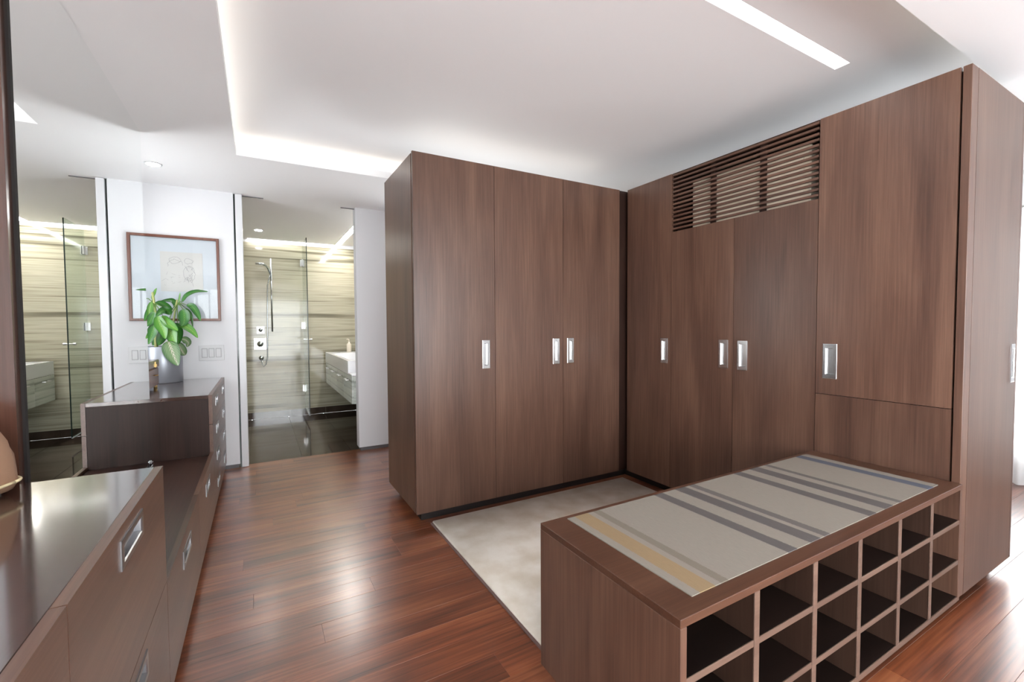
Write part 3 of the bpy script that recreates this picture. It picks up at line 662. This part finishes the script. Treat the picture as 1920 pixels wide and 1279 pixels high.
# ------------------------------------------------------------------ tan pouch on the near cabinet
pouch_y = 1.625
bg = thing('pouch', 'tan fabric pouch slumped on the polished cabinet top against the wood post', 'bag', (-.664, 1.632, NZ))
bm = bmesh.new()
prof = [(.0, .0), (.55, .004), (.88, .012), (1.0, .03), (.99, .06), (.93, .10), (.82, .14), (.68, .175), (.48, .20), (.2, .215), (0, .218)]
seg = 28; rings = []
for r_, z_ in prof:
    rings.append([bm.verts.new(((.100+.006*math.sin(5*a)+.004*math.sin(9*a+z_*40))*r_*math.cos(a), (.104+.006*math.cos(4*a))*r_*math.sin(a), z_+.004*math.sin(3*a)*(1-r_))) for a in [2*math.pi*k/seg for k in range(seg)]])
for a, b in zip(rings, rings[1:]):
    for k in range(seg): bm.faces.new((a[k], a[(k+1) % seg], b[(k+1) % seg], b[k]))
bmesh.ops.remove_doubles(bm, verts=bm.verts, dist=.0004)
mesh_obj('body', bm, M['leather'], bg, (-.664, 1.632, NZ+.0025), True)
bm = bmesh.new(); tube(bm, [((.103+.006*math.sin(5*a))*math.cos(a), (.107+.006*math.cos(4*a))*math.sin(a), .034) for a in [2*math.pi*k/36 for k in range(37)]], .004, 6)
mesh_obj('piping', bm, M['leather_trim'], bg, (-.664, 1.632, NZ+.0025), True)

# ------------------------------------------------------------------ lamps
lm = thing('ceiling_light', 'long recessed linear ceiling light in the raised ceiling panel', 'light', (1.65, 1.182, ZT+.09))
boxes('housing', [(LX0-.01, LX0, LY0-.01, LY1+.01, ZT+.001, ZT+.1), (LX1, LX1+.01, LY0-.01, LY1+.01, ZT+.001, ZT+.1), (LX0, LX1, LY0-.01, LY0, ZT+.001, ZT+.1), (LX0, LX1, LY1, LY1+.01, ZT+.001, ZT+.1), (LX0, LX1, LY0, LY1, ZT+.09, ZT+.1)], M['trim'], lm)
box('diffuser', LX0+.001, LX1-.001, LY0+.001, LY1-.001, ZT+.045, ZT+.05, M['diffuser'], lm)
LED = [(TX0-.10, TX0-.07, TY0, TY1, 'cove along the mirror side'), (TX0, TX1, TY1+.07, TY1+.10, 'cove above the bathroom side'), (TX0, TX1, TY0-.10, TY0-.07, 'cove above the wardrobe end unit')]
for a, b, c_, d_, s in LED:
    o = box('led_strip', a, b, c_, d_, ZS+.021, ZS+.029, M['led']); tag(o, 'thin warm LED strip lying in the ceiling '+s, 'light', 'cove LED strips')
o = box('led_strip', XA0+.1, XA1-.05, YA+.25, YA+.28, Z1-.0055, Z1+.004, M['led']); tag(o, 'thin warm LED strip lying on top of the three-door wardrobe', 'light', 'cove LED strips')
def downlight(x, y_, label, lamp='bulb'):
    o = thing('downlight', label, 'light', (x, y_, ZS-.004))
    bm = bmesh.new(); lathe(bm, [(.052, 0), (.052, -.004), (.044, -.005), (.040, -.001)], 32); mesh_obj('trim_ring', bm, M['trim'], o, (x, y_, ZS-.0005), True)
    bm = bmesh.new(); lathe(bm, [(.038, 0), (.038, -.0015)], 32); mesh_obj('lamp', bm, M[lamp], o, (x, y_, ZS-.0055))
downlight(-.628, 4.047, 'small round recessed downlight in the ceiling above the dresser')
downlight(.02, 6.2, 'small round recessed downlight in the bathroom ceiling above the shower', 'bulb_bath')
o = thing('ceiling_light', 'linear ceiling light running above the bathroom vanity', 'light', (1.01, 5.9, ZS))
box('frame', .972, 1.044, 5.0, 6.82, ZS-.003, ZS-.0005, M['trim'], o)
box('diffuser', .978, 1.038, 5.006, 6.814, ZS-.005, ZS-.003, M['led_vanity'], o)
o = box('led_strip', BX0+.02, .95, BY1-.05, BY1-.02, ZS+.03, ZS+.04, M['led_bath']); tag(o, 'white LED strip in the ceiling slot above the striped stone shower wall', 'light')

# ------------------------------------------------------------------ bathroom things
sd_ = thing('shower_door', 'frameless glass shower door hinged on the striped stone wall', 'door', (.55, 6.6, .1))
XG = .548
box('pane', XG-.005, XG+.005, 6.29, BY1-.006, .10, ZS-.03, M['glass_g'], sd_)
box('glass_edge', XG-.005, XG+.005, 6.284, 6.2895, .10, ZS-.03, M['glass_edge'], sd_)
for zz in (2.13, 1.26, .38):
    boxes('hinge', [(XG-.012, XG-.0055, 6.82, BY1-.0005, zz-.045, zz+.045), (XG+.0055, XG+.012, 6.82, BY1-.0005, zz-.045, zz+.045), (XG-.03, XG+.03, BY1-.006, BY1-.0005, zz-.045, zz+.045)], M['steel'], sd_)
bm = bmesh.new(); tube(bm, [(-.05, 0, 0), (-.026, 0, 0), (-.025, 0, 0), (.025, 0, 0), (.026, 0, 0), (.05, 0, 0)], [.012, .012, .006, .006, .012, .012], 12); mesh_obj('knob', bm, M['steel'], sd_, (XG, 6.33, 1.08))
box('bottom_seal', XG-.006, XG+.006, 6.29, BY1-.014, .094, .10, M['plate'], sd_)
sh = thing('shower_set', 'chrome slide-rail hand shower with hose on the stone wall', 'shower', (.156, BY1, 1.2))
bm = bmesh.new(); tube(bm, [(0, 0, -.49), (0, 0, .49)], .010, 12)
for zz in (-.44, .44): tube(bm, [(0, 0, zz), (0, .055, zz)], .009, 10)
mesh_obj('rail', bm, M['chrome_p'], sh, (.156, BY1-.055, 1.67), True)
bm = bmesh.new(); tube(bm, [(.03, .03, -.09), (0, 0, 0), (-.03, -.05, .03), (-.07, -.09, .04)], [.010, .012, .012, .014], 10)
lathe(bm, [(.02, .055), (.055, .045), (.058, .03), (.055, .025)], 24, -.09, -.12); mesh_obj('hand_shower', bm, M['chrome_p'], sh, (.12, BY1-.07, 2.03), True)
hz = [(.15, BY1-.05, 1.96), (.11, BY1-.06, 1.8), (.10, BY1-.05, 1.4), (.095, BY1-.045, 1.0), (.09, BY1-.04, .83), (.07, BY1-.04, .74), (.045, BY1-.04, .715), (.03, BY1-.04, .74), (.02, BY1-.04, .80)]
bm = bmesh.new(); tube(bm, [Vector(q)-Vector(hz[0]) for q in hz], .007, 8); mesh_obj('hose', bm, M['chrome_p'], sh, hz[0], True)
bm = bmesh.new(); tube(bm, [(0, 0, 0), (0, -.012, 0), (0, -.013, 0), (0, -.045, 0)], [.030, .030, .016, .016], 16); tube(bm, [(0, -.035, 0), (0, -.035, -.035)], .010, 10); mesh_obj('outlet', bm, M['chrome_p'], sh, (.018, BY1-.0005, .826), True)
def valve(x, z, s, label):
    o = thing('shower_valve', label, 'valve', (x, BY1, z))
    box('plate', x-s, x+s, BY1-.010, BY1-.0005, z-s, z+s, M['chrome_p'], o, .003)
    bm = bmesh.new(); tube(bm, [(0, 0, 0), (0, -.03, 0), (0, -.032, 0), (0, -.05, 0)], [s*.55, s*.5, s*.35, s*.33], 20); tube(bm, [(0, -.04, 0), (s*.6, -.045, s*.3)], .006, 8)
    mesh_obj('lever', bm, M['chrome_p'], o, (x, BY1-.0105, z), True)
valve(.017, 1.202, .048, 'small square chrome shower valve, the upper of the two')
valve(.010, 1.015, .075, 'large square chrome shower mixer valve, the lower of the two')
VX, VY0, VY1 = .812, 4.76, 6.80
vn = thing('vanity', 'floating vanity cabinet with pale striped drawer fronts', 'cabinet', (1.07, 5.8, .45))
box('body', VX+.02, BX1-.003, VY0, VY1, .45, .735, M['veneer'], vn)
box('counter', VX, BX1-.003, VY0, VY1, .737, .752, M['ceramic'], vn)
n = 4; wy = (VY1-VY0)/n
for k in range(n):
    a, b = VY0+k*wy+.002, VY0+(k+1)*wy-.002
    dd = box('drawer', VX, VX+.019, a, b, .45, .733, M['veneer'], vn)
    bm = bmesh.new(); c = (a+b)/2; tube(bm, [(0, -.07, 0), (-.025, -.07, 0), (-.025, .07, 0), (0, .07, 0)], .006, 8); mesh_obj('handle', bm, M['steel'], dd, (VX, c, .68))
sk = thing('sink', 'white rectangular trough basin on the vanity', 'sink', (1.05, 6.0, .752))
SX0, SX1, SY0, SY1 = VX-.004, 1.22, 4.95, 6.78
boxes('basin', [(SX0, SX0+.04, SY0, SY1, .7525, .882), (SX1-.04, SX1, SY0, SY1, .7525, .882), (SX0+.04, SX1-.04, SY0, SY0+.06, .7525, .882), (SX0+.04, SX1-.04, SY1-.34, SY1, .7525, .882), (SX0+.04, SX1-.04, SY0+.06, SY1-.34, .7525, .78)], M['ceramic'], sk)
bm = bmesh.new(); lathe(bm, [(.022, 0), (.024, .003), (.015, .004)], 20); mesh_obj('drain', bm, M['chrome_p'], sk, (1.02, 5.8, .7805))
for k, (yy, hh, lab) in enumerate(((5.35, .15, 'cream pump soap bottle, tallest beside the basin'), (5.62, .11, 'squat cream soap bottle on the basin ledge'), (6.62, .13, 'cream pump bottle at the shower end of the basin'))):
    bx_ = 1.28 if k < 2 else 1.1
    zb = .7525 if k < 2 else .8825
    o = thing('soap_bottle', lab, 'bottle', (bx_, yy, zb), 'bottles on the vanity')
    bm = bmesh.new(); lathe(bm, [(.028, 0), (.031, .004), (.031, hh-.03), (.026, hh-.012), (.012, hh), (.012, hh+.015)], 24); mesh_obj('body', bm, M['bottle'], o, (bx_, yy, zb), True)
    bm = bmesh.new(); tube(bm, [(0, 0, 0), (0, 0, .03), (-.012, 0, .036), (-.035, 0, .034)], [.006, .006, .007, .005], 8); mesh_obj('pump', bm, M['bottle'], o, (bx_, yy, zb+hh+.0155), True)
bmr = thing('bathroom_mirror', 'brown-framed mirror on the wall above the vanity', 'mirror', (BX1, 5.7, 1.15))
box('pane', BX1-.012, BX1-.002, 4.86, 6.06, 1.12, 2.16, M['mirror'], bmr)
boxes('frame', [(BX1-.03, BX1-.001, 4.76, 4.86, 1.02, 2.26), (BX1-.03, BX1-.001, 6.06, 6.16, 1.02, 2.26), (BX1-.03, BX1-.001, 4.86, 6.06, 2.16, 2.26), (BX1-.03, BX1-.001, 4.86, 6.06, 1.02, 1.12)], M['frame_wood'], bmr)

# ------------------------------------------------------------------ sheer curtain at the right-hand window
mt, N, L, B = new_mat('sheer_white_voile'); N.remove(B)
tl = N.new('ShaderNodeBsdfTranslucent'); tl.inputs[0].default_value = (.86, .86, .86, 1)
df = N.new('ShaderNodeBsdfDiffuse'); df.inputs[0].default_value = (.86, .86, .86, 1)
tp = N.new('ShaderNodeBsdfTransparent'); m1 = N.new('ShaderNodeMixShader'); m1.inputs[0].default_value = .65; m2 = N.new('ShaderNodeMixShader'); m2.inputs[0].default_value = .16
L.new(tl.outputs[0], m1.inputs[1]); L.new(df.outputs[0], m1.inputs[2]); L.new(m1.outputs[0], m2.inputs[1]); L.new(tp.outputs[0], m2.inputs[2]); L.new(m2.outputs[0], N['Material Output'].inputs[0])
M['voile'] = mt
cu = thing('curtain', 'sheer white pleated curtain hanging at the window past the wardrobe end unit', 'curtain', (XR-.08, 1.2, 0))
bm = bmesh.new(); prev = None
for i in range(121):
    yy = -.80+1.6*i/120; xx = .022*math.sin(i*.9)+.008*math.sin(i*.37)
    cur = [bm.verts.new((xx*(1+.3*k/4), yy, .012+2.1*k/4-1.0)) for k in range(5)]
    if prev:
        for k in range(4): bm.faces.new((prev[k], cur[k], cur[k+1], prev[k+1]))
    prev = cur
mesh_obj('voile', bm, M['voile'], cu, (XR-.08, 1.2, 1.0), True)
bm = bmesh.new(); tube(bm, [(0, -.85, 0), (0, .85, 0)], .010, 10)
for yy in (-.8, .8): tube(bm, [(0, yy, 0), (.08, yy, 0)], .007, 8)
mesh_obj('rod', bm, M['steel'], cu, (XR-.08, 1.2, 2.12), True)

# ------------------------------------------------------------------ bed added unseen behind the camera to bounce daylight onto the ceiling
be = thing('bounce_bed', 'wide white bed added out of view to bounce daylight upward', 'bounce_bed', (3.0, -1.75, 0))
M['linen'] = plain('white_bed_linen', srgb(246, 246, 247), .8, bump=.1)
box('frame', 1.95, 4.05, -2.85, -.62, .08, .30, M['wood_x'], be, .01)
box('mattress', 2.0, 4.0, -2.80, -.68, .30, .56, M['linen'], be, .05)
box('duvet', 1.97, 4.03, -2.3, -.64, .40, .61, M['linen'], be, .05)
for a in (2.1, 3.05): box('pillow', a, a+.85, -2.78, -2.36, .56, .72, M['linen'], be, .06)
for a in (2.05, 3.9):
    for b in (-2.8, -.75): box('leg', a, a+.06, b, b+.06, 0, .08, M['wood_dark'], be)
